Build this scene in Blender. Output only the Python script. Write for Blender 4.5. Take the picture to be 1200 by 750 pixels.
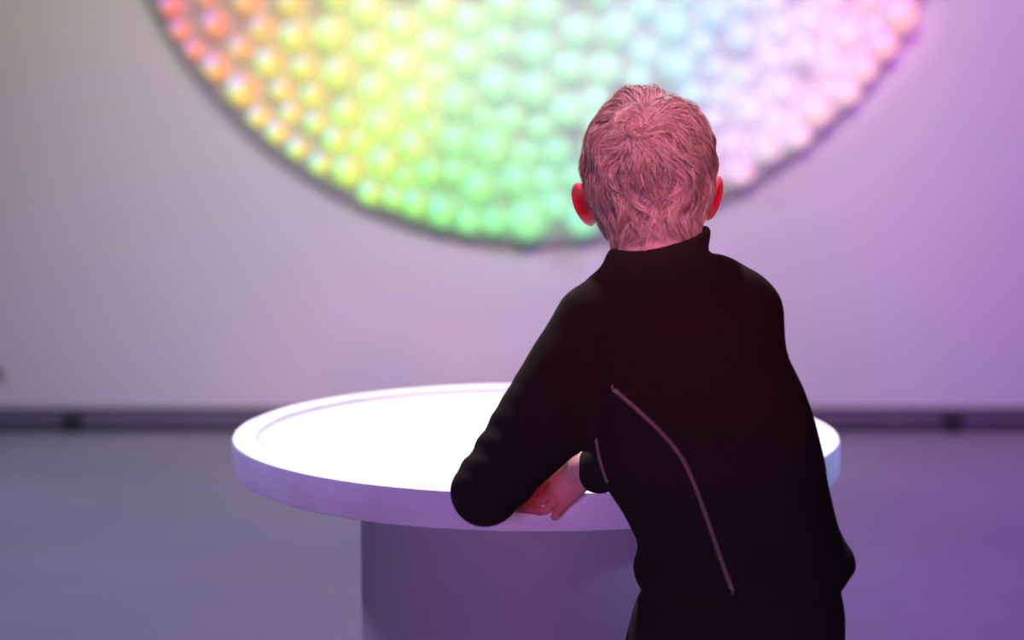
import bpy, bmesh, math, random
import numpy as np
from mathutils import Vector, Matrix, Quaternion
from mathutils.bvhtree import BVHTree

for _o in list(bpy.data.objects):
    bpy.data.objects.remove(_o)
SC = bpy.context.scene
COL = SC.collection
random.seed(7)
rng = np.random.default_rng(7)

# ------------------------------------------------------------------ camera
F_PX = 2167.0                      # 65 mm on a 36 mm sensor, 1200 px wide
PITCH = math.atan((375 - 116) / F_PX)
CAM_H = 1.11
cam_d = bpy.data.cameras.new('camera')
cam_d.sensor_width = 36.0
cam_d.lens = F_PX / 1200.0 * 36.0
cam_d.clip_start = 0.05
cam_d.dof.use_dof = True
cam_d.dof.focus_distance = 2.28
cam_d.dof.aperture_fstop = 2.1
cam = bpy.data.objects.new('camera', cam_d)
cam.location = (0, 0, CAM_H)
cam.rotation_euler = (math.pi / 2 - PITCH, 0, 0)
COL.objects.link(cam)
SC.camera = cam

# ------------------------------------------------------------------ view, world, lamps
SC.view_settings.view_transform = 'Standard'
SC.view_settings.look = 'None'
SC.view_settings.gamma = 1.0
SC.view_settings.use_curve_mapping = False
SC.view_settings.exposure = 0.0

world = bpy.data.worlds.new('dim_hall')
world.use_nodes = True
world.node_tree.nodes['Background'].inputs[0].default_value = (0.6, 0.45, 1.0, 1)
world.node_tree.nodes['Background'].inputs[1].default_value = 0.03
SC.world = world


def spot(name, loc, target, color, watts, angle, blend=0.6, radius=0.12):
    l = bpy.data.lights.new(name, 'SPOT')
    l.color = color
    l.energy = watts
    l.spot_size = math.radians(angle)
    l.spot_blend = blend
    l.shadow_soft_size = radius
    o = bpy.data.objects.new(name, l)
    o.location = loc
    o.rotation_euler = (Vector(target) - Vector(loc)).to_track_quat('-Z', 'Y').to_euler()
    COL.objects.link(o)
    return o


def area(name, loc, target, color, watts, sx, sy):
    l = bpy.data.lights.new(name, 'AREA')
    l.shape = 'RECTANGLE'
    l.size, l.size_y = sx, sy
    l.color = color
    l.energy = watts
    o = bpy.data.objects.new(name, l)
    o.location = loc
    o.rotation_euler = (Vector(target) - Vector(loc)).to_track_quat('-Z', 'Y').to_euler()
    COL.objects.link(o)
    return o


# violet flood high on the right, washing the right floor and wall foot
spot('violet_flood', (2.5, 3.6, 4.3), (1.5, 3.9, 0.0), (0.361, 0.009, 1.0), 411, 58, 1.0, 0.25)
# violet flood low behind the camera, on pedestal and table edge
spot('violet_front', (-0.5, -1.8, 1.35), (0.05, 2.6, 0.42), (0.62, 0.28, 1.0), 250, 30, 1.0, 0.2)
# pink spot behind and above the camera on the child's hair
spot('pink_spot', (0.62, 0.40, 3.4), (0.155, 2.20, 1.14), (1.0, 0.38, 0.70), 450, 8.5, 0.8, 0.06)
# unseen pale spot added to wash the wall
spot('wall_wash', (0.15, 2.2, 3.2), (0.1, 6.1, 2.25), (1.0, 0.943, 0.55), 503, 81, 1.0, 0.6)
# unseen lavender spot added to tint the right half of the wall
spot('violet_wall', (2.3, 2.6, 3.4), (1.45, 6.1, 2.0), (0.515, 0.018, 1.0), 453, 75, 1.0, 0.5)
# cool white lamp far right, grazing the table's right flank
spot('cool_side', (3.4, 3.0, 1.6), (0.45, 2.65, 0.78), (0.40, 0.50, 1.0), 260, 13, 0.7, 0.10)
# bluish grey wash over the left floor
spot('cool_left', (-3.1, 3.3, 3.6), (-0.7, 4.3, 0.0), (0.477, 0.451, 1.0), 614, 75, 1.0, 0.3)
# white spot on the ceiling beyond the table, aimed at the table top
spot('table_spot', (-0.2, 4.4, 4.0), (0.03, 2.68, 0.66), (1.0, 0.88, 1.0), 1000, 20, 0.4, 0.10)
# red spot added behind the camera to redden the child's ears and back
spot('red_fill', (0.75, -1.5, 1.9), (0.20, 2.15, 0.98), (1.0, 0.10, 0.12), 250, 11, 1.0, 0.10)
# unseen narrow spot added by the disc to backlight the child's ears
spot('face_fill', (0.1, 5.6, 3.3), (0.16, 2.28, 1.04), (1.0, 0.80, 1.0), 300, 7, 0.5, 0.08)


# ------------------------------------------------------------------ helpers
SP, CP = math.sin(PITCH), math.cos(PITCH)


def W(u, v, y):
    """Point at ground distance y whose direction is pixel (u, v)."""
    a, b = (u - 600) / F_PX, (375 - v) / F_PX
    d = (a, CP + b * SP, -SP + b * CP)
    t = y / d[1]
    return np.array((d[0] * t, y, CAM_H + d[2] * t))


def lin(c):
    c = np.asarray(c, float) / 255.0
    return np.where(c <= 0.04045, c / 12.92, ((c + 0.055) / 1.055) ** 2.4)


def tag(o, label=None, cat=None, group=None, kind=None):
    if label: o['label'] = label
    if cat: o['category'] = cat
    if group: o['group'] = group
    if kind: o['kind'] = kind
    return o


def empty(name, loc):
    o = bpy.data.objects.new(name, None)
    o.location = loc
    o.empty_display_size = 0.1
    COL.objects.link(o)
    return o


def link_mesh(name, me, mat, parent=None):
    o = bpy.data.objects.new(name, me)
    if mat is not None and not me.materials:
        me.materials.append(mat)
    COL.objects.link(o)
    if parent is not None:
        o.parent = parent
        o.matrix_parent_inverse = Matrix.Translation(-Vector(parent.location))
    return o


def mesh_from(name, verts, faces, smooth=True):
    me = bpy.data.meshes.new(name)
    verts = np.asarray(verts, np.float32)
    if isinstance(faces, np.ndarray):
        n, k = faces.shape
        me.vertices.add(len(verts)); me.vertices.foreach_set('co', verts.ravel())
        me.loops.add(n * k); me.loops.foreach_set('vertex_index', faces.astype(np.int32).ravel())
        me.polygons.add(n)
        me.polygons.foreach_set('loop_start', np.arange(0, n * k, k, dtype=np.int32))
        me.update(calc_edges=True)
    else:
        me.from_pydata([tuple(map(float, p)) for p in verts], [], faces)
        me.update()
    me.polygons.foreach_set('use_smooth', [smooth] * len(me.polygons))
    me.validate()
    return me


def box_mesh(name, lo, hi, bevel=0.0):
    bm = bmesh.new()
    bmesh.ops.create_cube(bm, size=1.0)
    for v in bm.verts:
        v.co = Vector([(lo[i] + hi[i]) / 2 + v.co[i] * (hi[i] - lo[i]) for i in range(3)])
    if bevel:
        bmesh.ops.bevel(bm, geom=bm.edges[:], offset=bevel, segments=2, affect='EDGES', profile=0.5)
    me = bpy.data.meshes.new(name)
    bm.to_mesh(me); bm.free()
    return me


def lathe(name, prof, n=160, center=(0, 0, 0), axis='z', close=True):
    """Revolve (radius, height) points; axis z, or y pointing towards -y."""
    vs, fs = [], []
    m = len(prof)
    for i in range(n):
        a = 2 * math.pi * i / n
        for r, h in prof:
            if axis == 'z':
                vs.append((center[0] + r * math.cos(a), center[1] + r * math.sin(a), center[2] + h))
            else:
                vs.append((center[0] + r * math.cos(a), center[1] - h, center[2] + r * math.sin(a)))
    for i in range(n):
        j = (i + 1) % n
        for k in range(m - 1):
            fs.append((i * m + k, j * m + k, j * m + k + 1, i * m + k + 1))
    me = mesh_from(name, vs, fs)
    bm = bmesh.new(); bm.from_mesh(me)
    bmesh.ops.remove_doubles(bm, verts=bm.verts, dist=1e-5)
    bmesh.ops.recalc_face_normals(bm, faces=bm.faces)
    bm.to_mesh(me); bm.free()
    me.polygons.foreach_set('use_smooth', [True] * len(me.polygons))
    try:
        me.set_sharp_from_angle(angle=math.radians(40))
    except Exception:
        pass
    return me


class NM:
    """Small node-material builder."""
    def __init__(self, name):
        self.m = bpy.data.materials.new(name)
        self.m.use_nodes = True
        self.t = self.m.node_tree
        self.p = self.t.nodes['Principled BSDF']

    def n(self, typ, **kw):
        nd = self.t.nodes.new(typ)
        for k, v in kw.items():
            setattr(nd, k, v)
        return nd

    def l(self, a, b):
        self.t.links.new(a, b)

    def set(self, **kw):
        for k, v in kw.items():
            self.p.inputs[k.replace('_', ' ')].default_value = v
        return self

    def math(self, op, a, b=None, clamp=False):
        nd = self.n('ShaderNodeMath', operation=op, use_clamp=clamp)
        for i, x in enumerate((a, b)):
            if x is None: continue
            if isinstance(x, (int, float)): nd.inputs[i].default_value = x
            else: self.l(x, nd.inputs[i])
        return nd.outputs[0]

    def noise(self, scale, detail=3.0, rough=0.55):
        tc = self.n('ShaderNodeTexCoord')
        nz = self.n('ShaderNodeTexNoise')
        nz.inputs['Scale'].default_value = scale
        nz.inputs['Detail'].default_value = detail
        nz.inputs['Roughness'].default_value = rough
        self.l(tc.outputs['Object'], nz.inputs['Vector'])
        return nz.outputs['Fac']

    def ramp(self, fac, stops):
        r = self.n('ShaderNodeValToRGB')
        while len(r.color_ramp.elements) < len(stops):
            r.color_ramp.elements.new(0.5)
        for e, (pos, c) in zip(r.color_ramp.elements, stops):
            e.position = pos
            e.color = (*c, 1)
        self.l(fac, r.inputs[0])
        return r.outputs[0]

    def bump(self, fac, strength, dist):
        b = self.n('ShaderNodeBump')
        b.inputs['Strength'].default_value = strength
        b.inputs['Distance'].default_value = dist
        self.l(fac, b.inputs['Height'])
        self.l(b.outputs[0], self.p.inputs['Normal'])


def mat_noise(name, c1, c2, scale, rough, bump=0.0, bdist=0.001, bscale=None, **kw):
    b = NM(name)
    f = b.noise(scale)
    b.l(b.ramp(f, [(0.35, c1), (0.65, c2)]), b.p.inputs['Base Color'])
    b.p.inputs['Roughness'].default_value = rough
    if bump:
        b.bump(b.noise(bscale or scale * 4, 5), bump, bdist)
    for k, v in kw.items():
        b.p.inputs[k.replace('_', ' ')].default_value = v
    return b.m


M = {}
M['wall'] = mat_noise('wall_paint', (0.70, 0.69, 0.69), (0.74, 0.73, 0.73), 0.6, 0.75, 0.15, 0.002, 60)
M['floor'] = mat_noise('floor_concrete', (0.26, 0.26, 0.265), (0.31, 0.305, 0.31), 1.3, 0.5, 0.1, 0.001, 90)
M['skirting'] = mat_noise('dark_skirting', (0.05, 0.045, 0.062), (0.068, 0.058, 0.08), 6, 0.5)
M['pipe'] = mat_noise('grey_pipe', (0.13, 0.115, 0.15), (0.16, 0.145, 0.18), 8, 0.45)
M['black'] = mat_noise('black_rubber', (0.012, 0.011, 0.012), (0.02, 0.018, 0.018), 20, 0.6)
M['plate'] = mat_noise('plate_plastic', (0.74, 0.74, 0.76), (0.78, 0.78, 0.80), 5, 0.4)
M['panel'] = mat_noise('disc_panel', (0.41, 0.405, 0.41), (0.45, 0.445, 0.45), 3, 0.6)
M['table'] = mat_noise('table_plaster', (0.80, 0.79, 0.81), (0.90, 0.89, 0.91), 14, 0.55, 0.35, 0.0015, 70)
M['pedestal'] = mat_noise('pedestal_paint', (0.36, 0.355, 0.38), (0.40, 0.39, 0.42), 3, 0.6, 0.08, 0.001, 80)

# ------------------------------------------------------------------ room shell
D = CAM_H / math.tan(PITCH + math.atan((503 - 375) / F_PX))      # wall distance
TABLE_Y, TABLE_X, TABLE_R, TABLE_Z = 2.73, None, 0.45, 0.62
wall = link_mesh('wall_back', box_mesh('wall_back', (-6, D, 0.0), (6, D + 0.2, 4.6)), M['wall'])
tag(wall, 'pale off-white gallery wall behind the glowing disc', kind='structure')
flo = link_mesh('floor', box_mesh('floor', (-6, -3, -0.1), (6, D + 0.2, 0.0)), M['floor'])
tag(flo, 'smooth pale concrete floor washed in violet light', kind='structure')

bb = link_mesh('baseboard_back', box_mesh('baseboard_back', (-6, D - 0.014, 0.0), (6, D, 0.074), 0.002), M['skirting'])
tag(bb, 'dark skirting strip along the foot of the wall', kind='structure')
pr = [(0.021 * math.cos(a), 0.021 * math.sin(a)) for a in np.linspace(0, 2 * math.pi, 17)[:-1]]
pv = [(x, D - 0.038 + c, 0.034 + s) for x in (-6, 6) for c, s in pr]
pf = [(k, (k + 1) % 16, 16 + (k + 1) % 16, 16 + k) for k in range(16)] + [tuple(range(15, -1, -1)), tuple(range(16, 32))]
tag(link_mesh('floor_pipe', mesh_from('floor_pipe', pv, pf), M['pipe'], bb), 'grey pipe laid in front of the skirting')
clamp_me = None
for u in (85, 1115):
    c = W(u, 491, D - 0.04)
    me = lathe('pipe_clamp', [(0.0, -0.03), (0.030, -0.03), (0.040, -0.024), (0.040, 0.024), (0.030, 0.03), (0.0, 0.03)], 24)
    me.transform(Matrix.Translation((c[0], D - 0.041, 0.037)) @ Matrix.Rotation(math.pi / 2, 4, 'Y'))
    tag(link_mesh('pipe_clamp', me, M['black'], bb), 'round black clamp on the pipe')

# wall plate at the left edge
c = W(-2, 418, D)
pl = empty('wall_plate', (c[0], D - 0.01, c[2]))
tag(pl, 'small pale rectangular plate on the wall at the left edge', 'wall plate')
link_mesh('cover', box_mesh('cover', (c[0] - 0.045, D - 0.012, c[2] - 0.075), (c[0] + 0.028, D - 0.0005, c[2] + 0.075), 0.004), M['plate'], pl)
link_mesh('switch', box_mesh('switch', (c[0] - 0.03, D - 0.018, c[2] - 0.065), (c[0] + 0.012, D - 0.011, c[2] - 0.035), 0.002), M['pipe'], pl)

# ------------------------------------------------------------------ disc of glowing globes
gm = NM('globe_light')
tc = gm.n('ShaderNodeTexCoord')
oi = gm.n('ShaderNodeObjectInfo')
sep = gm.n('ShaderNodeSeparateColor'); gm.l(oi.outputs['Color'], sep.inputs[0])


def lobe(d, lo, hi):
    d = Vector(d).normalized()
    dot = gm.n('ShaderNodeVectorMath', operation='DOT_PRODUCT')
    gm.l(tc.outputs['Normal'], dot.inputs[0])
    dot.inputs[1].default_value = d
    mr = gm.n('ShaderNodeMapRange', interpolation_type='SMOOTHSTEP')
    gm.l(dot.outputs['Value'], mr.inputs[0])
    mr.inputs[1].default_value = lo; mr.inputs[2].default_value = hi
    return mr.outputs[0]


# highlights and fringes painted into emission: red right, green low left, blue high left
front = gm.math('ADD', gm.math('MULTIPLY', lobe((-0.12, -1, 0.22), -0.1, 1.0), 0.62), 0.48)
back = lobe((0, 1, 0), 0.0, 0.35)  # hidden rear glow added to tint the panel between globes
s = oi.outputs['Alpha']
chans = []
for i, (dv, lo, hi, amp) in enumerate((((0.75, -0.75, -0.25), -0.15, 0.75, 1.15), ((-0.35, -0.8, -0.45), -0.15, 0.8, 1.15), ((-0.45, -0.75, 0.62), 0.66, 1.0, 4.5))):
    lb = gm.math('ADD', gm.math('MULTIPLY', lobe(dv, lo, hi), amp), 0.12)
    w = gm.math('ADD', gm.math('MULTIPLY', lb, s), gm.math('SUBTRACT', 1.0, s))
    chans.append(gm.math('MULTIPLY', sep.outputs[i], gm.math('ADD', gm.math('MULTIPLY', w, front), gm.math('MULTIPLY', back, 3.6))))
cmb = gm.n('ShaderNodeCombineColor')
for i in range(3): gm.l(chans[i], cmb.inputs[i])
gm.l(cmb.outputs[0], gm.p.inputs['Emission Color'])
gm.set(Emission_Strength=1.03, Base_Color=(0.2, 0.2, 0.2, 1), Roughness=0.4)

ctrl = [((200, 7), (232, 120, 125), .75), ((227, 59), (236, 140, 110), .75), ((253, 79), (245, 175, 100), .8), ((284, 106), (245, 205, 110), .8),
        ((289, 0), (242, 175, 140), .7), ((252, 29), (238, 150, 130), .75), ((316, 74), (232, 218, 140), .7), ((303, 137), (240, 215, 90), .8), ((349, 174), (225, 228, 100), .85),
        ((375, 192), (215, 232, 110), .85), ((390, 40), (228, 240, 145), .45), ((433, 13), (230, 243, 155), .45), ((435, 226), (195, 240, 120), .75),
        ((409, 200), (215, 240, 120), .65), ((474, 80), (228, 248, 170), .4), ((515, 9), (220, 246, 180), .4), ((488, 238), (165, 240, 135), .6),
        ((520, 248), (145, 238, 145), .5), ((552, 27), (205, 244, 195), .3), ((584, 100), (190, 241, 200), .25), ((580, 261), (135, 235, 145), .3),
        ((620, 258), (150, 238, 160), .25), ((630, 58), (192, 240, 214), .2), ((684, 260), (150, 233, 185), .25), ((711, 82), (198, 240, 220), .2),
        ((791, 32), (190, 230, 238), .2), ((840, 17), (192, 216, 246), .2), ((797, 79), (190, 226, 240), .2), ((870, 46), (210, 212, 250), .2),
        ((915, 34), (226, 208, 250), .3), ((992, 40), (248, 195, 242), .35), ((1053, 17), (252, 175, 225), .5), ((1033, 52), (250, 175, 228), .5),
        ((907, 69), (230, 206, 250), .3), ((955, 125), (248, 195, 240), .45), ((867, 201), (235, 190, 242), .45), ((880, 128), (230, 208, 250), .3),
        ((842, 81), (206, 212, 250), .2), ((665, 210), (160, 236, 190), .2), ((560, 170), (170, 238, 165), .3), ((450, 150), (215, 246, 140), .45)]
cu = np.array([c[0] for c in ctrl], float)
cc = np.array([lin(c[1]) for c in ctrl])
cs = np.array([c[2] for c in ctrl])


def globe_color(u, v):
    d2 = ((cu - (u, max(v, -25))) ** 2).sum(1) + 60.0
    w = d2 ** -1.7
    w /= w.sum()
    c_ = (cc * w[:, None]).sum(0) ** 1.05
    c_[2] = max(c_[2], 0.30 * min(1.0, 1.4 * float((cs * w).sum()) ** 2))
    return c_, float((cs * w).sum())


balls = [(200,7,13),(210,36,11),(227,59,11),(252,29,15),(253,79,15),(284,106,18),(303,137,12),(281,56,13),(307,34,14),(289,0,17),(316,74,17),
 (347,43,18),(342,2,17),(357,80,15),(330,106,13),(367,112,14),(341,132,12),(370,144,13),(390,40,20),(398,86,19),(396,-6,16),(240,-5,11),
 (433,13,18),(474,33,20),(435,58,18),(474,80,22),(440,106,18),(512,53,17),(515,9,21),(552,27,18),(514,90,13),(549,70,20),(490,121,21),(538,119,19),
 (451,147,22),(407,132,17),(594,7,22),(588,50,16),(584,100,20),(630,58,20),(630,106,20),(639,12,19),(569,139,12),(600,141,14),(505,150,13),(634,150,13),
 (679,37,18),(726,36,20),(758,8,16),(791,32,19),(840,17,19),(758,63,16),(825,53,13),(670,80,17),(711,82,18),(750,93,13),(797,79,19),(842,81,13),
 (871,45,17),(814,111,14),(848,113,14),(667,131,18),(700,118,14),(872,90,14),(804,-6,16),(872,3,15),(838,140,11),(708,-8,18),
 (915,34,18),(949,25,16),(992,40,22),(1053,17,24),(1033,52,20),(945,61,16),(907,69,17),(974,77,16),(1011,81,18),(917,105,18),(991,107,18),
 (955,127,22),(880,130,20),(974,0,16),(1022,0,15),(905,3,16),(860,168,15),(898,172,19),(935,159,16),(867,201,17),(912,141,12),
 (325,155,13),(349,174,12),(375,192,12),(394,164,15),(422,168,13),(409,200,18),(452,190,20),(435,226,14),(462,232,13),(474,208,13),
 (486,172,19),(536,166,19),(580,175,22),(620,181,13),(654,179,15),(505,202,15),(534,203,14),(562,220,20),(608,212,18),(641,212,14),
 (488,238,17),(520,248,18),(550,260,14),(580,261,14),(620,258,23),(654,242,16),(684,260,17),(674,208,13)]
DC = (628.0, -225.0)
# globes behind the head and just above the frame
tries = 0
while len(balls) < 262 and tries < 30000:
    tries += 1
    if tries < 6000:
        u, v = random.uniform(690, 850), random.uniform(100, 275)
    else:
        u, v = random.uniform(130, 1130), random.uniform(-150, -14)
    r = random.choice((12, 14, 16, 18, 20))
    if math.hypot(u - DC[0], v - DC[1]) > (498 if v > 90 else 484) - r: continue
    if v < -8 or (688 < u < 845 and v > 100):
        if all(math.hypot(u - b[0], v - b[1]) > (r + b[2]) * 1.08 for b in balls):
            balls.append((u, v, r))
PT = 0.034                                       # panel thickness
pc = W(DC[0], DC[1], D)
px_m = (W(DC[0] + 100, 100, D)[0] - W(DC[0], 100, D)[0]) / 100
bot = W(DC[0], 288, D - PT)[2]
PR = 503 * px_m * (D - PT) / D
PCZ = bot + PR
disc = empty('globe_light_panel', (pc[0], D, bot))
tag(disc, 'huge round wall panel covered in glowing rainbow globes', 'light panel')
prof = [(0, PT)] + [(PR - 0.012, PT), (PR - 0.003, PT - 0.004), (PR, PT - 0.012), (PR, 0.014), (PR - 0.02, 0.014), (PR - 0.02, 0.012), (0, 0.012)]
bd = link_mesh('backing_disc', lathe('backing_disc', prof, 200, (pc[0], D, PCZ), 'y'), M['panel'], disc)
tag(bd, 'pale grey round backing board')
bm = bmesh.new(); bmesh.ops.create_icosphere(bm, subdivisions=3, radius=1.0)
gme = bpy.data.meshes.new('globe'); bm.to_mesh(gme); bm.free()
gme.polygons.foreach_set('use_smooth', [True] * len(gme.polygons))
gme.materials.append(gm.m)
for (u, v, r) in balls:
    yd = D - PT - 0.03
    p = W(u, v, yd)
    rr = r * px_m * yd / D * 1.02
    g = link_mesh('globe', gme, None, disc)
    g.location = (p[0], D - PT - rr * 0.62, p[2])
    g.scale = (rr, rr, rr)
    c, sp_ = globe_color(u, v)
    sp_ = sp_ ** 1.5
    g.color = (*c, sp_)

# ------------------------------------------------------------------ round table
tcn = W(627.5, 503, TABLE_Y)
TABLE_X = float(tcn[0]); TABLE_Z = float(tcn[2])
tb = empty('round_table', (TABLE_X, TABLE_Y, 0))
tag(tb, 'round white pedestal table with a glowing top', 'table')
TH = 0.052; R = TABLE_R
prof = [(0, -TH), (R - 0.006, -TH), (R - 0.0015, -TH + 0.002), (R, -TH + 0.006), (R, -0.007), (R - 0.002, -0.002), (R - 0.007, 0),
        (R - 0.030, 0), (R - 0.034, -0.002), (R - 0.035, -0.010), (R - 0.035, -0.013), (0, -0.013)]
link_mesh('tabletop', lathe('tabletop', prof, 220, (TABLE_X, TABLE_Y, TABLE_Z)), M['table'], tb)
lm = NM('table_glow')
tcx = lm.n('ShaderNodeTexCoord')
ln = lm.n('ShaderNodeVectorMath', operation='LENGTH')
mp = lm.n('ShaderNodeVectorMath', operation='SUBTRACT')
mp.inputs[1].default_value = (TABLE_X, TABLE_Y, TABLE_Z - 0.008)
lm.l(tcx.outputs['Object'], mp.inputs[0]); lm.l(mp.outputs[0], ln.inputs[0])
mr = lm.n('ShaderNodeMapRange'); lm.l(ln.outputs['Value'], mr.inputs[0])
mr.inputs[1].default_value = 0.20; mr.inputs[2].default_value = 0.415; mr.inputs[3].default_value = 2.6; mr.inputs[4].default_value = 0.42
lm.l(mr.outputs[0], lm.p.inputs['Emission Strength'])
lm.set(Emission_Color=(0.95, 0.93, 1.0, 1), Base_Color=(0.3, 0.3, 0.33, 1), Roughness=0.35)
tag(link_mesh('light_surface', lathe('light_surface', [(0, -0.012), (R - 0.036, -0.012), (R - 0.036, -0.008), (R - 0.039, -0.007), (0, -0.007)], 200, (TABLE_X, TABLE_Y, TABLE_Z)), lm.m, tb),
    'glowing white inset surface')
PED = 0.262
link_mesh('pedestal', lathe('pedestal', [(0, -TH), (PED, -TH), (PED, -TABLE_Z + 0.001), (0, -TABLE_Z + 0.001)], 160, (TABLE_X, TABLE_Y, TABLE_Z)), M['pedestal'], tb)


# ------------------------------------------------------------------ signed-distance modelling
def smin(a, b, k):
    h = np.clip(0.5 + 0.5 * (a - b) / k, 0, 1)
    return a + (b - a) * h - k * h * (1 - h)


def smax(a, b, k):
    return -smin(-a, -b, k)


def sd_cone(P, a, b, r1, r2):
    """Round cone between a and b (tapered capsule)."""
    a = np.asarray(a, float); b = np.asarray(b, float)
    ab = b - a
    t = np.clip(((P - a) @ ab) / (ab @ ab), 0, 1)
    q = P - a - t[..., None] * ab
    return np.sqrt((q * q).sum(-1)) - (r1 + (r2 - r1) * t)


def sd_ell(P, c, r, Rm=None):
    q = P - np.asarray(c, float)
    if Rm is not None: q = q @ np.asarray(Rm)          # columns of Rm = local axes
    r = np.asarray(r, float)
    k0 = np.sqrt(((q / r) ** 2).sum(-1))
    k1 = np.sqrt(((q / r ** 2) ** 2).sum(-1)) + 1e-9
    return k0 * (k0 - 1.0) / k1


class Grid:
    def __init__(self, lo, hi, h):
        self.lo = np.array(lo, float); self.h = h
        self.n = np.ceil((np.array(hi) - self.lo) / h).astype(int) + 1
        self.g = np.full(self.n, 1.0, np.float32)

    def sub(self, lo, hi):
        i0 = np.clip(np.floor((np.array(lo) - self.lo) / self.h).astype(int), 0, self.n - 1)
        i1 = np.clip(np.ceil((np.array(hi) - self.lo) / self.h).astype(int) + 1, 1, self.n)
        ax = [self.lo[i] + self.h * np.arange(i0[i], i1[i]) for i in range(3)]
        P = np.stack(np.meshgrid(*ax, indexing='ij'), -1)
        return tuple(slice(i0[i], i1[i]) for i in range(3)), P

    def union(self, f, lo, hi, k=0.004):
        sl, P = self.sub(np.array(lo) - 3 * k - 0.012, np.array(hi) + 3 * k + 0.012)
        if P.size == 0: return
        self.g[sl] = smin(self.g[sl], f(P), k)

    def carve(self, f, lo, hi, k=0.003):
        sl, P = self.sub(np.array(lo) - 3 * k - 0.01, np.array(hi) + 3 * k + 0.01)
        if P.size == 0: return
        self.g[sl] = smax(self.g[sl], -f(P), k)

    def cone(self, a, b, r1, r2, k=0.004, mod=None):
        a = np.asarray(a, float); b = np.asarray(b, float)
        m = max(r1, r2) + 0.01
        f = (lambda P: sd_cone(P, a, b, r1, r2)) if mod is None else (lambda P: sd_cone(P, a, b, r1, r2) - mod(P))
        self.union(f, np.minimum(a, b) - m, np.maximum(a, b) + m, k)

    def ell(self, c, r, Rm=None, k=0.004, carve=False):
        m = max(r)
        f = lambda P: sd_ell(P, c, r, Rm)
        c = np.asarray(c, float)
        (self.carve if carve else self.union)(f, c - m, c + m, k)

    def mesh(self, name, smooth_iter=2):
        g = self.g; n = self.n
        ins = g < 0
        cnt = np.zeros(n - 1, np.int8)
        for dx in (0, 1):
            for dy in (0, 1):
                for dz in (0, 1):
                    cnt += ins[dx:n[0] - 1 + dx, dy:n[1] - 1 + dy, dz:n[2] - 1 + dz]
        act = (cnt > 0) & (cnt < 8)
        idx = np.argwhere(act)
        vid = np.full(n - 1, -1, np.int32); vid[act] = np.arange(len(idx))
        acc = np.zeros((len(idx), 3)); num = np.zeros(len(idx))
        cor = [(x, y, z) for x in (0, 1) for y in (0, 1) for z in (0, 1)]
        for a in cor:
            for ax in range(3):
                if a[ax]: continue
                b = list(a); b[ax] = 1
                ga = g[idx[:, 0] + a[0], idx[:, 1] + a[1], idx[:, 2] + a[2]]
                gb = g[idx[:, 0] + b[0], idx[:, 1] + b[1], idx[:, 2] + b[2]]
                m = (ga < 0) != (gb < 0)
                t = np.where(m, ga / np.where(m, ga - gb, 1), 0)
                p = np.array(a, float)[None] + t[:, None] * (np.array(b) - np.array(a))[None]
                acc[m] += p[m]; num[m] += 1
        V = self.lo + (idx + acc / num[:, None]) * self.h
        F = []
        for ax in range(3):
            o1, o2 = [(1, 2), (2, 0), (0, 1)][ax]
            sl0 = [slice(1, -1)] * 3; sl1 = [slice(1, -1)] * 3
            sl0[ax] = slice(0, -1); sl1[ax] = slice(1, None)
            a = ins[tuple(sl0)]; b = ins[tuple(sl1)]
            e = np.argwhere(a != b)
            if not len(e): continue
            flip = a[tuple(e.T)]
            off = np.ones(3, int); off[ax] = 0
            e = e + off
            def cell(d1, d2):
                q = e.copy(); q[:, o1] -= d1; q[:, o2] -= d2
                return vid[q[:, 0], q[:, 1], q[:, 2]]
            q = np.stack([cell(1, 1), cell(0, 1), cell(0, 0), cell(1, 0)], 1)
            q[~flip] = q[~flip][:, ::-1]
            F.append(q)
        F = np.concatenate(F)
        F = F[(F >= 0).all(1)]
        for it in range(smooth_iter * 2):
            lam = 0.5 if it % 2 == 0 else -0.50
            s_ = np.zeros_like(V); c_ = np.zeros(len(V))
            for i in range(4):
                a, b = F[:, i], F[:, (i + 1) % 4]
                np.add.at(s_, a, V[b]); np.add.at(c_, a, 1)
                np.add.at(s_, b, V[a]); np.add.at(c_, b, 1)
            V = V + lam * (s_ / np.maximum(c_, 1)[:, None] - V)
        return mesh_from(name, V, F.astype(np.int32))


# ------------------------------------------------------------------ the child: joints
def rotm(yaw, pitch, roll):
    return np.array(Matrix.Rotation(yaw, 3, 'Z') @ Matrix.Rotation(pitch, 3, 'X') @ Matrix.Rotation(roll, 3, 'Y'))


HC = W(757.5, 200, 2.25)
HR = rotm(math.radians(4), math.radians(-2), math.radians(-2.5))


def H(x, y, z):
    return HC + HR @ np.array((x, y, z), float)


J = dict(
    sh_l=W(694, 378, 2.135), el_l=W(567, 578, 2.065), wr_l=W(588, 578, 2.2225),
    sh_r=W(866, 368, 2.14), el_r=W(858, 512, 2.245), wr_r=W(684, 551, 2.219),
    neck=W(772, 318, 2.165), chest=W(800, 420, 2.135), pelvis=W(866, 680, 2.08))
hipw = 0.055
J['hip_l'] = J['pelvis'] + (-hipw, 0, -0.02)
J['hip_r'] = J['pelvis'] + (hipw, 0, -0.02)
J['kn_l'] = np.array((J['hip_l'][0] - 0.022, 2.105, 0.30)); J['kn_r'] = np.array((J['hip_r'][0] + 0.012, 2.095, 0.30))
J['an_l'] = np.array((J['kn_l'][0] - 0.008, 2.05, 0.065)); J['an_r'] = np.array((J['kn_r'][0] + 0.008, 2.04, 0.065))

person = empty('person', (float(J['pelvis'][0]), 2.07, 0))
tag(person, 'blond child in a black zip fleece leaning on the glowing table, seen from behind', 'person')

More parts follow.
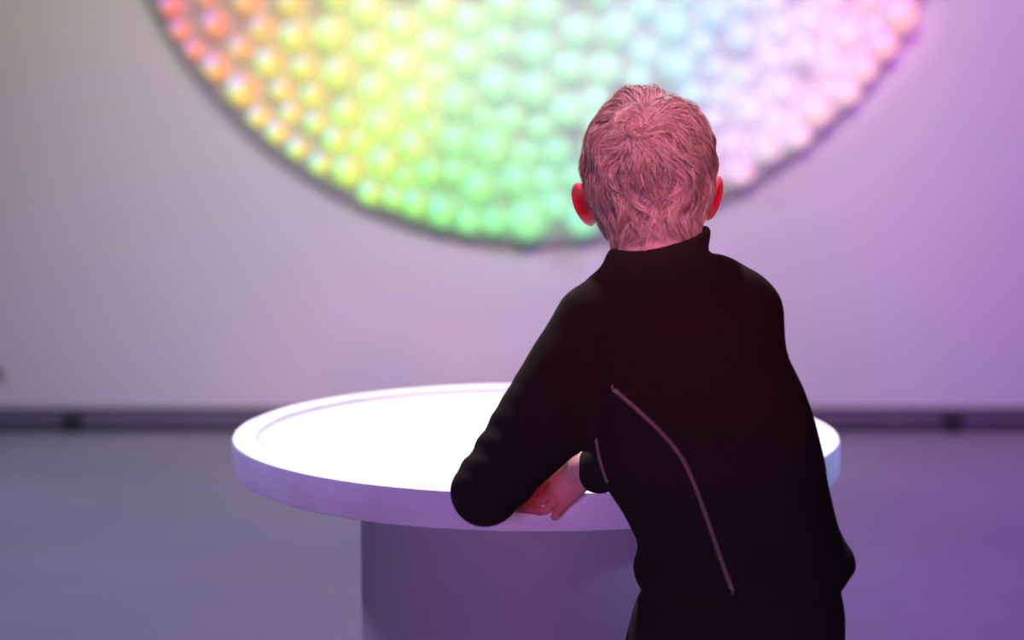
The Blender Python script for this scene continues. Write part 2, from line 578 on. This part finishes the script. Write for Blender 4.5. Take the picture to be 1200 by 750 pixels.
# ---- body (skin)
G = Grid((-0.10, 1.93, 0.0), (0.46, 2.42, 1.15), 0.0020)
cranium = dict(c=H(0, -0.010, 0.010), r=(0.070, 0.085, 0.080))
G.ell(cranium['c'], cranium['r'], HR)
G.ell(H(0, -0.035, -0.028), (0.058, 0.050, 0.045), HR, 0.012)                  # occiput
G.ell(H(0, 0.030, -0.038), (0.055, 0.052, 0.060), HR, 0.012)                   # face
G.cone(H(-0.046, 0.005, -0.062), H(0, 0.066, -0.088), 0.016, 0.015, 0.014)     # jaw
G.cone(H(0.046, 0.005, -0.062), H(0, 0.066, -0.088), 0.016, 0.015, 0.014)
G.ell(H(-0.034, 0.058, -0.040), (0.020, 0.018, 0.020), HR, 0.012)              # cheeks
G.ell(H(0.034, 0.058, -0.040), (0.020, 0.018, 0.020), HR, 0.012)
G.cone(H(-0.03, 0.070, 0.006), H(0.03, 0.070, 0.006), 0.009, 0.009, 0.014)     # brow
G.ell(H(-0.028, 0.084, -0.010), (0.014, 0.010, 0.009), HR, 0.006, carve=True)  # eye sockets
G.ell(H(0.028, 0.084, -0.010), (0.014, 0.010, 0.009), HR, 0.006, carve=True)
G.cone(H(0, 0.076, -0.006), H(0, 0.092, -0.034), 0.006, 0.0085, 0.006)         # nose
G.ell(H(-0.009, 0.084, -0.037), (0.006, 0.007, 0.005), HR, 0.004)
G.ell(H(0.009, 0.084, -0.037), (0.006, 0.007, 0.005), HR, 0.004)
G.cone(H(-0.016, 0.074, -0.058), H(0.016, 0.074, -0.058), 0.005, 0.005, 0.004)  # lips
G.cone(H(-0.014, 0.073, -0.066), H(0.014, 0.073, -0.066), 0.006, 0.006, 0.004)
EARS = []
for sx in (-1, 1):                                                             # ears
    er = HR @ rotm(sx * math.radians(-32), math.radians(-6), sx * math.radians(15))
    ec = H(sx * 0.0795, -0.012, -0.036)
    EARS.append(ec)
    G.ell(ec, (0.0065, 0.0185, 0.0270), er, 0.004)
    G.ell(ec + er @ np.array((sx * -0.004, 0.003, -0.018)), (0.006, 0.010, 0.012), er, 0.004)
    G.ell(ec + er @ np.array((sx * 0.009, 0.003, 0.003)), (0.0065, 0.0110, 0.0175), er, 0.003, carve=True)
G.cone(H(0, -0.022, -0.045), J['neck'] + (0, 0.0, 0.0), 0.043, 0.045, 0.015)
G.cone(J['neck'], J['chest'], 0.045, 0.060, 0.03)
G.cone(J['chest'], J['pelvis'], 0.060, 0.056, 0.02)
for s_, sx in (('l', -1), ('r', 1)):
    G.cone(J['neck'] + (sx * 0.02, 0, -0.03), J['sh_' + s_], 0.035, 0.034, 0.02)
    G.cone(J['sh_' + s_], J['el_' + s_], 0.032, 0.026, 0.01)
    G.cone(J['el_' + s_], J['wr_' + s_], 0.026, 0.0185, 0.01)
    G.cone(J['hip_' + s_], J['kn_' + s_], 0.048, 0.038, 0.01)
    G.cone(J['kn_' + s_], J['an_' + s_], 0.042, 0.027, 0.015)
    G.cone(J['an_' + s_] + (0, -0.01, -0.02), J['an_' + s_] + (sx * 0.01, 0.10, -0.038), 0.026, 0.018, 0.012)


def hand(wrist, fwd, up, side, curls, spread=0.0, L=1.0):
    """fwd: wrist to fingertips, up: towards the thumb side, side: out of the back of the hand."""
    f = np.array(fwd, float); f /= np.linalg.norm(f)
    u = np.array(up, float); u -= f * (u @ f); u /= np.linalg.norm(u)
    n = np.cross(f, u) * side                     # palm-side normal
    pal = 0.052 * L
    for k in (-1.5, -0.5, 0.5, 1.5):
        a = wrist + u * k * 0.007
        b = wrist + f * pal + u * k * 0.0125 * L
        G.cone(a, b, 0.0120, 0.0088, 0.006)
    tips = []
    lens = (0.038, 0.048, 0.052, 0.047)           # little, ring, middle, index
    for i, k in enumerate((-1.5, -0.5, 0.5, 1.5)):
        p = wrist + f * pal + u * k * 0.0138 * L
        d = f + u * k * spread
        d /= np.linalg.norm(d)
        ang = 0.0
        for seg, (fr, r1, r2) in enumerate(((0.44, 0.0066, 0.0062), (0.31, 0.0062, 0.0056), (0.25, 0.0056, 0.0046))):
            ang += curls[i] * (0.55, 1.0, 0.7)[seg]
            dd = d * math.cos(ang) + n * math.sin(ang)
            q = p + dd * lens[i] * L * fr
            G.cone(p, q, r1, r2, 0.0008)
            p = q
        tips.append((p, dd))
    t0 = wrist + f * 0.014 * L + u * 0.016
    t1 = t0 + (f * 0.55 + u * 0.70 + n * 0.35) * 0.024 * L
    t2 = t1 + (f * 0.90 + u * 0.25 + n * 0.35) * 0.022 * L
    t3 = t2 + (f * 0.95 + u * 0.05 + n * 0.30) * 0.016 * L
    G.cone(t0, t1, 0.0115, 0.0088, 0.004)
    G.cone(t1, t2, 0.0085, 0.0072, 0.002)
    G.cone(t2, t3, 0.0072, 0.0056, 0.002)


# left hand lies along the rim, fingers to the right; right hand drops over it from the cuff
hl = W(636, 580, 2.2655) - J['wr_l']
hand(J['wr_l'], hl, (0.1, 0.25, 1), -1, (0.10, 0.07, 0.04, 0.0), 0.10, 0.82)
hr = W(634, 592, 2.258) - J['wr_r']
hand(J['wr_r'], hr, (-0.45, 0.60, 0.60), 1, (0.16, 0.13, 0.10, 0.07), 0.07, 0.86)

sk = NM('skin')
nz = sk.noise(60, 3)
mx = sk.n('ShaderNodeMix', data_type='RGBA')
fa_ = sk.n('ShaderNodeAttribute', attribute_name='red_glow')
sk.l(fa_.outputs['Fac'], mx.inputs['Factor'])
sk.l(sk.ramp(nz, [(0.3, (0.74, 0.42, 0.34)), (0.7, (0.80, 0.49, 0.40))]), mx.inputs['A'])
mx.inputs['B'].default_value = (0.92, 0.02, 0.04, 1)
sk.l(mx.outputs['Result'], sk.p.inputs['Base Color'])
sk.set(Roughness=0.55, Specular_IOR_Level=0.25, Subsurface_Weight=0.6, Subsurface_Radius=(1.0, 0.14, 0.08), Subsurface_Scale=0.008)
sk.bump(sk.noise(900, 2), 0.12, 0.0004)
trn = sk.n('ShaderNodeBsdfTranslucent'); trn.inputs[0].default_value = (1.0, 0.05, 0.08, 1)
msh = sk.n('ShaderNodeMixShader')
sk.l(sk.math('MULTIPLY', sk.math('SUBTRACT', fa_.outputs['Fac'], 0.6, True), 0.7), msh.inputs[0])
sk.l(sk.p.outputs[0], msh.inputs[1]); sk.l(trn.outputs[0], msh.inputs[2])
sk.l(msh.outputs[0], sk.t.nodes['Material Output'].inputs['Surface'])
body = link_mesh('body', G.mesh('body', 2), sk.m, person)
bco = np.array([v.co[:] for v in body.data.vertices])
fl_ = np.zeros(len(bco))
for e_ in EARS:  # red of light through the ears painted into skin colour
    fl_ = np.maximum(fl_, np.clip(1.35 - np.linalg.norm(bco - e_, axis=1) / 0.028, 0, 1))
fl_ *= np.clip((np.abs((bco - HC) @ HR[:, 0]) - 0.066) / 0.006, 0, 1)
for h_ in (W(634, 580, 2.25), W(634, 596, 2.25)):                      # reddish light on the hands painted into skin colour
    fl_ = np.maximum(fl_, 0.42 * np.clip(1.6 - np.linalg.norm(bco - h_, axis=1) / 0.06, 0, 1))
fa = body.data.attributes.new('red_glow', 'FLOAT', 'POINT')
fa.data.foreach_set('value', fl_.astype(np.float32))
tag(body, 'fair skinned body with bare hands, neck and ears')

em = NM('eye_white')
tce = em.n('ShaderNodeTexCoord')
dt = em.n('ShaderNodeVectorMath', operation='DOT_PRODUCT')
em.l(tce.outputs['Normal'], dt.inputs[0]); dt.inputs[1].default_value = tuple(HR @ np.array((0, 1, 0)))
em.l(em.ramp(dt.outputs['Value'], [(0.0, (0.85, 0.83, 0.82)), (0.84, (0.85, 0.83, 0.82)), (0.86, (0.12, 0.22, 0.32)), (0.955, (0.12, 0.22, 0.32)), (0.965, (0.01, 0.01, 0.01))]), em.p.inputs['Base Color'])
em.set(Roughness=0.15)
for sx in (-1, 1):
    bm = bmesh.new(); bmesh.ops.create_uvsphere(bm, u_segments=20, v_segments=12, radius=0.0105)
    bmesh.ops.translate(bm, verts=bm.verts, vec=Vector(H(sx * 0.028, 0.0675, -0.010)))
    me = bpy.data.meshes.new('eye'); bm.to_mesh(me); bm.free()
    me.polygons.foreach_set('use_smooth', [True] * len(me.polygons))
    link_mesh('eye', me, em.m, person)


# ------------------------------------------------------------------ jacket
def section_sdf(rows, expo=2.4):
    """rows: (v, left, right, depth, half depth) -> implicit stack of rounded sections."""
    zs, cx, ax, cy, by = [], [], [], [], []
    for v, l, r, y, b in rows:
        pl_, pr_ = W(l, v, y), W(r, v, y)
        zs.append(pl_[2]); cx.append((pl_[0] + pr_[0]) / 2); ax.append((pr_[0] - pl_[0]) / 2); cy.append(y); by.append(b)
    o = np.argsort(zs)
    zs, cx, ax, cy, by = [np.array(q)[o] for q in (zs, cx, ax, cy, by)]
    zf = np.linspace(zs[0], zs[-1], 400)
    def sm(q):
        qq = np.interp(zf, zs, q)
        k = np.ones(9) / 9
        return np.convolve(np.pad(qq, 4, mode='edge'), k, 'valid')
    CX, AX, CY, BY = sm(cx), sm(ax), sm(cy), sm(by)

    def f(P):
        z = P[..., 2]
        X = np.interp(z, zf, CX); A = np.interp(z, zf, AX); Y = np.interp(z, zf, CY); B = np.interp(z, zf, BY)
        q = ((np.abs(P[..., 0] - X) / A) ** expo + (np.abs(P[..., 1] - Y) / B) ** expo) ** (1 / expo)
        d = (q - 1) * np.minimum(A, B) * 0.9
        return smax(smax(d, z - zs[-1], 0.006), zs[0] - z, 0.012)
    lo = (min(cx - ax), min(cy - by), zs[0]); hi = (max(cx + ax), max(cy + by), zs[-1])
    return f, np.array(lo), np.array(hi)


def vnoise(P, freq, seed):
    r = np.random.default_rng(seed)
    o = np.zeros(P.shape[:-1])
    for i in range(5):
        d = r.normal(size=3); d /= np.linalg.norm(d)
        o += np.sin((P @ d) * freq * (0.7 + 0.3 * i) + r.uniform(0, 6.28)) / (1 + 0.4 * i)
    return o / 2.4


torso_rows = [(296, 716, 846, 2.166, .045), (304, 712, 866, 2.162, .055), (316, 704, 880, 2.158, .064), (330, 688, 891, 2.152, .073), (350, 672, 904, 2.146, .081),
              (385, 668, 915, 2.138, .087), (420, 678, 921, 2.130, .089), (450, 688, 935, 2.122, .090), (490, 690, 950, 2.112, .089), (540, 693, 965, 2.102, .087),
              (580, 711, 973, 2.094, .086), (615, 730, 979, 2.088, .088), (632, 741, 986, 2.084, .091), (648, 745, 996, 2.082, .096), (665, 743, 1001, 2.080, .098),
              (680, 746, 995, 2.080, .094), (692, 753, 988, 2.080, .088), (698, 757, 985, 2.080, .084)]
JG = Grid((-0.11, 1.93, 0.50), (0.47, 2.36, 1.02), 0.003)
tf, tlo, thi = section_sdf(torso_rows)


def folds(P):
    z = P[..., 2]
    low = np.clip((0.78 - z) / 0.2, 0, 1)
    dg = np.sin((P[..., 0] * 0.9 + z * 1.25) * 46 + 2.0 * vnoise(P, 9, 3)) * 0.0022 * low
    return vnoise(P, 34, 1) * 0.0028 + vnoise(P, 80, 21) * 0.0008 + dg


JG.union(lambda P: tf(P) - folds(P), tlo, thi, 0.01)


def sleeve(a, b, r1, r2, amp, freq, seed, k=0.014, ramp0=0.0):
    ab = b - a; L = np.linalg.norm(ab)
    def mod(P):
        t = np.clip(((P - a) @ ab) / L ** 2, 0, 1)
        w = ramp0 + (1 - ramp0) * t
        return amp * w * w * w * np.sin(t * L * freq + 2.6 * vnoise(P, 26, seed) + seed) + (vnoise(P, 42, seed + 5) * 0.0020 + vnoise(P, 95, seed + 8) * 0.0009)
    JG.cone(a, b, r1, r2, k, mod)


sleeve(J['sh_l'], J['el_l'], 0.0455, 0.0375, 0.0024, 230, 2, 0.012, 0.0)
sleeve(W(704, 442, 2.13), W(594, 557, 2.075), 0.048, 0.034, 0.0006, 150, 9, 0.016)
sleeve(J['el_l'], J['wr_l'] + (-0.006, -0.014, 0.004), 0.0365, 0.029, 0.0012, 190, 4, 0.008, 0.5)
sleeve(J['sh_r'], J['el_r'], 0.0470, 0.0390, 0.0020, 150, 3, 0.02)
sleeve(J['el_r'], J['wr_r'] + (0.020, -0.002, 0.002), 0.0380, 0.0300, 0.0012, 190, 6, 0.008)
# stand-up collar
ct0, ct1 = W(771, 322, 2.168), W(775, 274, 2.182)
cax = (ct1 - ct0) / np.linalg.norm(ct1 - ct0)
nrm = np.array((-0.22, -0.10, 0.97)); nrm /= np.linalg.norm(nrm)
ctop = W(775, 278, 2.18)


def collar(P):
    t = (P - ct0) @ cax
    q = P - ct0 - t[..., None] * cax
    rx = 0.0600 - 0.06 * np.clip(t, 0, 0.06)
    d = (np.sqrt((q[..., 0] / rx) ** 2 + (q[..., 1] / (rx * 0.97)) ** 2 + (q[..., 2] / rx) ** 2) - 1) * rx
    d = d - 0.0012 * np.sin(t * 140)
    return smax(smax(d, (P - ctop) @ nrm, 0.006), -t - 0.03, 0.004)


JG.union(collar, ct0 - 0.08, ct1 + 0.08, 0.008)
# opening for the neck
na, nb = W(772, 300, 2.175), W(776, 240, 2.195)
JG.carve(lambda P: sd_cone(P, na, nb, 0.049, 0.052), np.minimum(na, nb) - 0.055, np.maximum(na, nb) + 0.055, 0.004)

fl = NM('black_fleece')
fl.l(fl.ramp(fl.noise(420, 4), [(0.3, (0.019, 0.0145, 0.009)), (0.7, (0.029, 0.022, 0.0145))]), fl.p.inputs['Base Color'])
fl.set(Roughness=0.95, Specular_IOR_Level=0.12)
fl.bump(fl.noise(700, 4), 0.3, 0.0008)
jacket = link_mesh('jacket', JG.mesh('jacket', 2), fl.m, person)
tag(jacket, 'black fleece jacket with a stand-up collar')

# decorative stitching laid on the jacket's surface
jbv = BVHTree.FromPolygons([v.co.copy() for v in jacket.data.vertices], [tuple(p.vertices) for p in jacket.data.polygons])


def on_jacket(u, v):
    o = Vector((0, 0, CAM_H)); d = (Vector(W(u, v, 2.0)) - o).normalized()
    h = jbv.ray_cast(o, d)
    return (h[0], h[1]) if h[0] is not None else (None, None)


def catmull(pts, n):
    pts = np.array(pts, float)
    seg = np.linalg.norm(np.diff(pts, axis=0), axis=1); t = np.r_[0, np.cumsum(seg)]
    tt = np.linspace(0, t[-1], n)
    k = max(3, n // len(pts) // 2 * 2 + 1)
    out = np.stack([np.interp(tt, t, pts[:, i]) for i in range(2)], 1)
    for _ in range(2):
        p = np.pad(out, ((k // 2, k // 2), (0, 0)), mode='edge')
        sm_ = np.stack([np.convolve(p[:, i], np.ones(k) / k, 'valid') for i in range(2)], 1)
        out[1:-1] = sm_[1:-1]
    return out


stm = mat_noise('stitch_thread', (0.55, 0.50, 0.33), (0.68, 0.62, 0.42), 300, 0.7)


def seam(pts, n, zig):
    path = catmull(pts, n)
    vs, fs = [], []
    prev = None
    for i, (u, v) in enumerate(path):
        a, b = path[max(i - 1, 0)], path[min(i + 1, n - 1)]
        tn = (b - a) / (np.linalg.norm(b - a) + 1e-9)
        off = zig * (1 if i % 2 else -1)
        p, nn = on_jacket(u - tn[1] * off, v + tn[0] * off)
        if p is None: prev = None; continue
        p = p + nn * 0.0008
        if prev is not None and (p - prev).length > 0.009:
            prev = p; continue
        if prev is not None:
            d = (p - prev).normalized(); sd = d.cross(nn).normalized() * 0.00042; up = nn * 0.0005
            base = len(vs)
            for c in (prev, p):
                vs += [c - sd - up, c + sd - up, c + up]
            fs += [(base, base + 1, base + 4, base + 3), (base + 1, base + 2, base + 5, base + 4), (base + 2, base, base + 3, base + 5)]
        prev = p
    o = link_mesh('seam', mesh_from('seam', [tuple(q) for q in vs], fs, False), stm, person)
    o.parent = jacket; o.matrix_parent_inverse = Matrix.Identity(4)
    tag(o, 'pale zigzag stitching')


jacket_world = jacket.matrix_world
seam([(716, 453), (745, 478), (775, 506), (800, 535), (815, 570), (830, 612), (848, 665), (860, 696)], 190, 2.2)
seam([(699, 514), (702, 535), (707, 552), (713, 568)], 40, 1.4)

# ------------------------------------------------------------------ trousers and shoes
TG = Grid((0.0, 1.90, 0.02), (0.48, 2.26, 0.66), 0.004)
hip_rows = [(640, 760, 985, 2.083, .084), (690, 757, 984, 2.082, .088), (720, 745, 984, 2.082, .090), (750, 735, 983, 2.084, .088), (790, 728, 985, 2.086, .082), (815, 738, 980, 2.088, .07)]
hf, hlo, hhi = section_sdf(hip_rows, 2.6)
TG.union(lambda P: hf(P) - vnoise(P, 40, 11) * 0.002, hlo, hhi, 0.012)
for s_ in 'lr':
    def tmod(P):
        return vnoise(P, 45, 12) * 0.0035
    TG.cone(J['hip_' + s_] + (0, 0, -0.03), J['kn_' + s_], 0.063, 0.056, 0.014, tmod)
    TG.cone(J['kn_' + s_], J['an_' + s_] + (0, 0, 0.0), 0.056, 0.044, 0.014, tmod)
tro = NM('dark_trousers')
tro.l(tro.ramp(tro.noise(300, 3), [(0.3, (0.018, 0.014, 0.010)), (0.7, (0.027, 0.020, 0.015))]), tro.p.inputs['Base Color'])
tro.set(Roughness=0.9, Specular_IOR_Level=0.15)
tro.bump(tro.noise(900, 2), 0.2, 0.0005)
tag(link_mesh('trousers', TG.mesh('trousers', 2), tro.m, person), 'black trousers')
for s_, sx in (('l', -1), ('r', 1)):
    a = J['an_' + s_]
    SG = Grid((a[0] - 0.08, a[1] - 0.09, -0.01), (a[0] + 0.08, a[1] + 0.19, 0.13), 0.003)
    SG.cone(a + (0, -0.015, -0.022), a + (sx * 0.012, 0.105, -0.036), 0.038, 0.030, 0.012)
    SG.cone(a + (0, -0.01, 0.0), a + (0, 0.0, 0.03), 0.036, 0.034, 0.012)
    SG.carve(lambda P: P[..., 2] - 0.006, SG.lo, SG.lo + (0.2, 0.3, 0.02), 0.001)
    SG.g = smax(SG.g, (0.004 - (SG.lo[2] + SG.h * np.arange(SG.n[2])))[None, None, :], 0.003).astype(np.float32)
    SG.carve(lambda P: sd_cone(P, a, a + np.array((0, 0, 0.1)), 0.029, 0.029), a - 0.03, a + 0.13, 0.002)
    sh = link_mesh('shoe', SG.mesh('shoe', 1), M['black'], person)
    so = lathe('sole', [(0, 0.0), (0.040, 0.0), (0.042, 0.004), (0.041, 0.012), (0, 0.012)], 32)
    so.transform(Matrix.Translation((a[0] + sx * 0.006, a[1] + 0.045, 0.0)) @ Matrix.Rotation(-sx * 0.09, 4, 'Z') @ Matrix.Diagonal((1.0, 2.35, 1, 1)))
    o = link_mesh('sole', so, M['pipe'], person)
    o.parent = sh; o.matrix_parent_inverse = Matrix.Identity(4)


# ------------------------------------------------------------------ hair
HRt = HR.T


def scalp(P):
    d = sd_ell(P, cranium['c'], cranium['r'], HR)
    d = smin(d, sd_ell(P, H(0, -0.030, -0.030), (0.062, 0.056, 0.050), HR), 0.015)
    d = smin(d, sd_cone(P, H(0, -0.024, -0.045), J['neck'], 0.0455, 0.0475), 0.02)
    return d


def grad(P, f, e=0.0008):
    g = np.stack([f(P + np.eye(3)[i] * e) - f(P - np.eye(3)[i] * e) for i in range(3)], -1)
    return g / (np.linalg.norm(g, axis=-1, keepdims=True) + 1e-9)


def local(P):
    return (P - HC) @ HR


def project(P, h, it=2):
    for _ in range(it):
        n = grad(P, scalp)
        P = P + n * (h - scalp(P))[..., None]
    return P, grad(P, scalp)


def mask(L):
    """hair-bearing scalp in head coordinates"""
    x, y, z = L[..., 0], L[..., 1], L[..., 2]
    line = np.where(y > 0.0, -0.012 + (y / 0.075) * 0.062, np.where(y > -0.03, -0.012 - (-y / 0.03) * 0.040, -0.052 - np.clip((-y - 0.03) / 0.03, 0, 1) * 0.065))
    return z > line


WH = project(W(757, 146, 2.17)[None], np.array([0.0]), 4)[0][0]      # crown whorl
NS = 19000
dirs = rng.normal(size=(NS * 3, 3)); dirs /= np.linalg.norm(dirs, axis=1, keepdims=True)
roots = cranium['c'] + (dirs * np.array((0.078, 0.105, 0.112)) + np.array((0, -0.008, -0.018))) @ HRt
roots, _ = project(roots, np.zeros(len(roots)), 3)
roots = roots[mask(local(roots))][:NS - 2200]
zz = rng.uniform(-0.125, -0.045, 2200); aa = rng.uniform(-1.15, 1.15, 2200)
nk = HC + np.stack([0.06 * np.sin(aa), -0.045 - 0.05 * np.cos(aa) + (zz + 0.045) * 0.55, zz], 1) @ HRt
roots = np.concatenate([roots, project(nk, np.zeros(2200), 3)[0]])
whc = WH - 0.55 * np.array((0.010, 0.006, 0.012)) + rng.normal(0, 0.005, (900, 3))
roots = np.concatenate([roots, project(whc, np.zeros(900), 3)[0]])
roots = roots[rng.permutation(len(roots))]
NS = len(roots)
NCL = 900
cl = roots[rng.choice(NS, NCL, replace=False)]
own = np.concatenate([np.argmin(((r_[:, None, :] - cl[None]) ** 2).sum(-1), 1) for r_ in np.array_split(roots, 8)])
clump_ang = rng.normal(0, 0.42, NCL); clump_lift = rng.uniform(0.003, 0.014, NCL); clump_len = rng.uniform(0.85, 1.25, NCL); clump_tone = rng.uniform(0, 1, NCL)
NP = 11
lowz = np.clip((local(cl)[:, 2] + 0.075) / 0.06, 0, 1)
clump_lift = clump_lift * (0.22 + 0.78 * lowz)
clump_len = np.where(lowz < 0.4, clump_len * 0.9, clump_len)
nearw = np.exp(-(np.linalg.norm(cl - WH, axis=1) / 0.018) ** 2)
clump_lift = clump_lift * (1 - nearw) + 0.010 * nearw


def walk(P0, ang, lift, length, jit):
    n_ = len(P0)
    P = P0.copy()
    pts = [project(P, np.full(n_, -0.001))[0]]
    nor = [grad(P, scalp)]
    ds = length / (NP - 1)
    for i in range(1, NP):
        n = grad(P, scalp)
        v = P - WH
        dist = np.linalg.norm(v, axis=1)
        v = v + (np.array((0.010, 0.006, 0.012)) * np.exp(-(dist / 0.016) ** 2)[:, None])
        dist = np.linalg.norm(v, axis=1)
        v = v / (dist[:, None] + 1e-6)
        down = HR @ np.array((0, 0, -1.0))
        wdn = np.clip((dist - 0.03) / 0.09, 0, 0.75)[:, None]
        t = v * (1 - wdn) + down * wdn
        t = t - n * (t * n).sum(1, keepdims=True)
        t /= np.linalg.norm(t, axis=1, keepdims=True) + 1e-9
        sw = 0.65 * np.exp(-dist / 0.035) + 0.05
        a = sw + ang * min(1, i / 4) + jit * (i / NP) + 0.75 * vnoise(P, 85, 31) * min(1, i / 3)
        b = np.cross(n, t)
        t = t * np.cos(a)[:, None] + b * np.sin(a)[:, None]
        P = P + t * ds[:, None]
        x = i / (NP - 1)
        h = lift * (math.sin(min(1, x * 1.5) * math.pi / 2) * (1 - 0.35 * x)) + 0.0015
        h = np.maximum(h + 0.0035 * vnoise(P, 130, 32) * math.sin(math.pi * x) * np.clip(lift / 0.008, 0, 1), 0.0012)
        P, n = project(P, h, 1)
        pts.append(P.copy()); nor.append(n)
    return np.stack(pts, 1), np.stack(nor, 1)


def hair_len(R):
    L = local(R)
    base = 0.052 + 0.018 * np.clip((L[:, 2] + 0.02) / 0.08, 0, 1)
    low = np.clip((-0.035 - L[:, 2]) / 0.045, 0, 1)
    side = np.clip((np.abs(L[:, 0]) - 0.055) / 0.015, 0, 1) * np.clip((0.03 - L[:, 2]) / 0.04, 0, 1)
    nw = np.exp(-(np.linalg.norm(R - WH, axis=1) / 0.014) ** 2)
    return base * (1 - 0.50 * low) * (1 - 0.35 * side) * (1 - 0.45 * nw)


gp, gn = walk(cl, clump_ang, clump_lift, hair_len(cl) * clump_len, np.zeros(NCL))
sp, sn = walk(roots, clump_ang[own] + rng.normal(0, 0.08, NS), clump_lift[own] + rng.uniform(-0.003, 0.003, NS) * (0.3 + 0.7 * np.clip((local(roots)[:, 2] + 0.075) / 0.06, 0, 1)) + np.where(rng.uniform(0, 1, NS) < 0.05, 0.004, 0), hair_len(roots) * clump_len[own] * rng.uniform(0.8, 1.15, NS), rng.normal(0, 0.35, NS))
x = np.linspace(0, 1, NP)[None, :, None]
stray = (rng.uniform(0, 1, NS) < 0.07)[:, None, None]
pull = np.where(stray, 0.0, 0.80) * x ** 1.1
sp = sp * (1 - pull) + (gp[own] + (rng.normal(0, 0.0009, (NS, 1, 3)))) * pull
tan = np.gradient(sp, axis=1); tan /= np.linalg.norm(tan, axis=2, keepdims=True) + 1e-9
bt = np.cross(tan, sn); bt /= np.linalg.norm(bt, axis=2, keepdims=True) + 1e-9
nn = np.cross(bt, tan)
rad = (0.00045 * (1 - 0.75 * x ** 2)) * rng.uniform(0.75, 1.25, (NS, 1, 1))
ring = [sp + (bt * math.cos(a) + nn * math.sin(a)) * rad for a in (0.5, 0.5 + 2.094, 0.5 + 4.189)]
HV = np.stack(ring, 2).reshape(-1, 3)
base = (np.arange(NS)[:, None] * NP + np.arange(NP - 1)[None]).reshape(-1) * 3
HF = np.concatenate([np.stack([base + k, base + (k + 1) % 3, base + 3 + (k + 1) % 3, base + 3 + k], 1) for k in range(3)])
tone = np.clip(np.repeat(clump_tone[own] * 0.35 + rng.uniform(0, 0.65, NS), NP * 3), 0, 1)
# under-layer close to the scalp, darkest tone painting shade in the whorl hollow
CG = Grid(HC - 0.13, HC + 0.13, 0.004)
sl, P_ = CG.sub(CG.lo, CG.lo + 1)
L_ = local(P_)
CG.g[sl] = scalp(P_) - 0.0035
mk = np.where(mask(L_ + np.array((0, 0, -0.004))), -1.0, 1.0)
CG.g = np.maximum(CG.g, mk * 0.004).astype(np.float32)
cap = CG.mesh('cap', 1)
cv = np.array([v.co[:] for v in cap.vertices]); cf = np.array([tuple(p.vertices) for p in cap.polygons], np.int32)
bpy.data.meshes.remove(cap)
HV2 = np.concatenate([HV, cv]); HF2 = np.concatenate([HF, cf + len(HV)])
hme = mesh_from('hair', HV2, HF2.astype(np.int32))
at = hme.attributes.new('tone', 'FLOAT', 'POINT')
at.data.foreach_set('value', np.r_[tone, np.full(len(cv), 0.0)].astype(np.float32))
hm = NM('blond_hair')
an = hm.n('ShaderNodeAttribute', attribute_name='tone')
hm.l(hm.ramp(an.outputs['Fac'], [(0.0, (0.22, 0.13, 0.085)), (0.5, (0.50, 0.36, 0.25)), (1.0, (0.88, 0.78, 0.64))]), hm.p.inputs['Base Color'])
hm.set(Roughness=0.42, Specular_IOR_Level=0.3)
tag(link_mesh('hair', hme, hm.m, person), 'short tousled blond hair with a crown whorl')
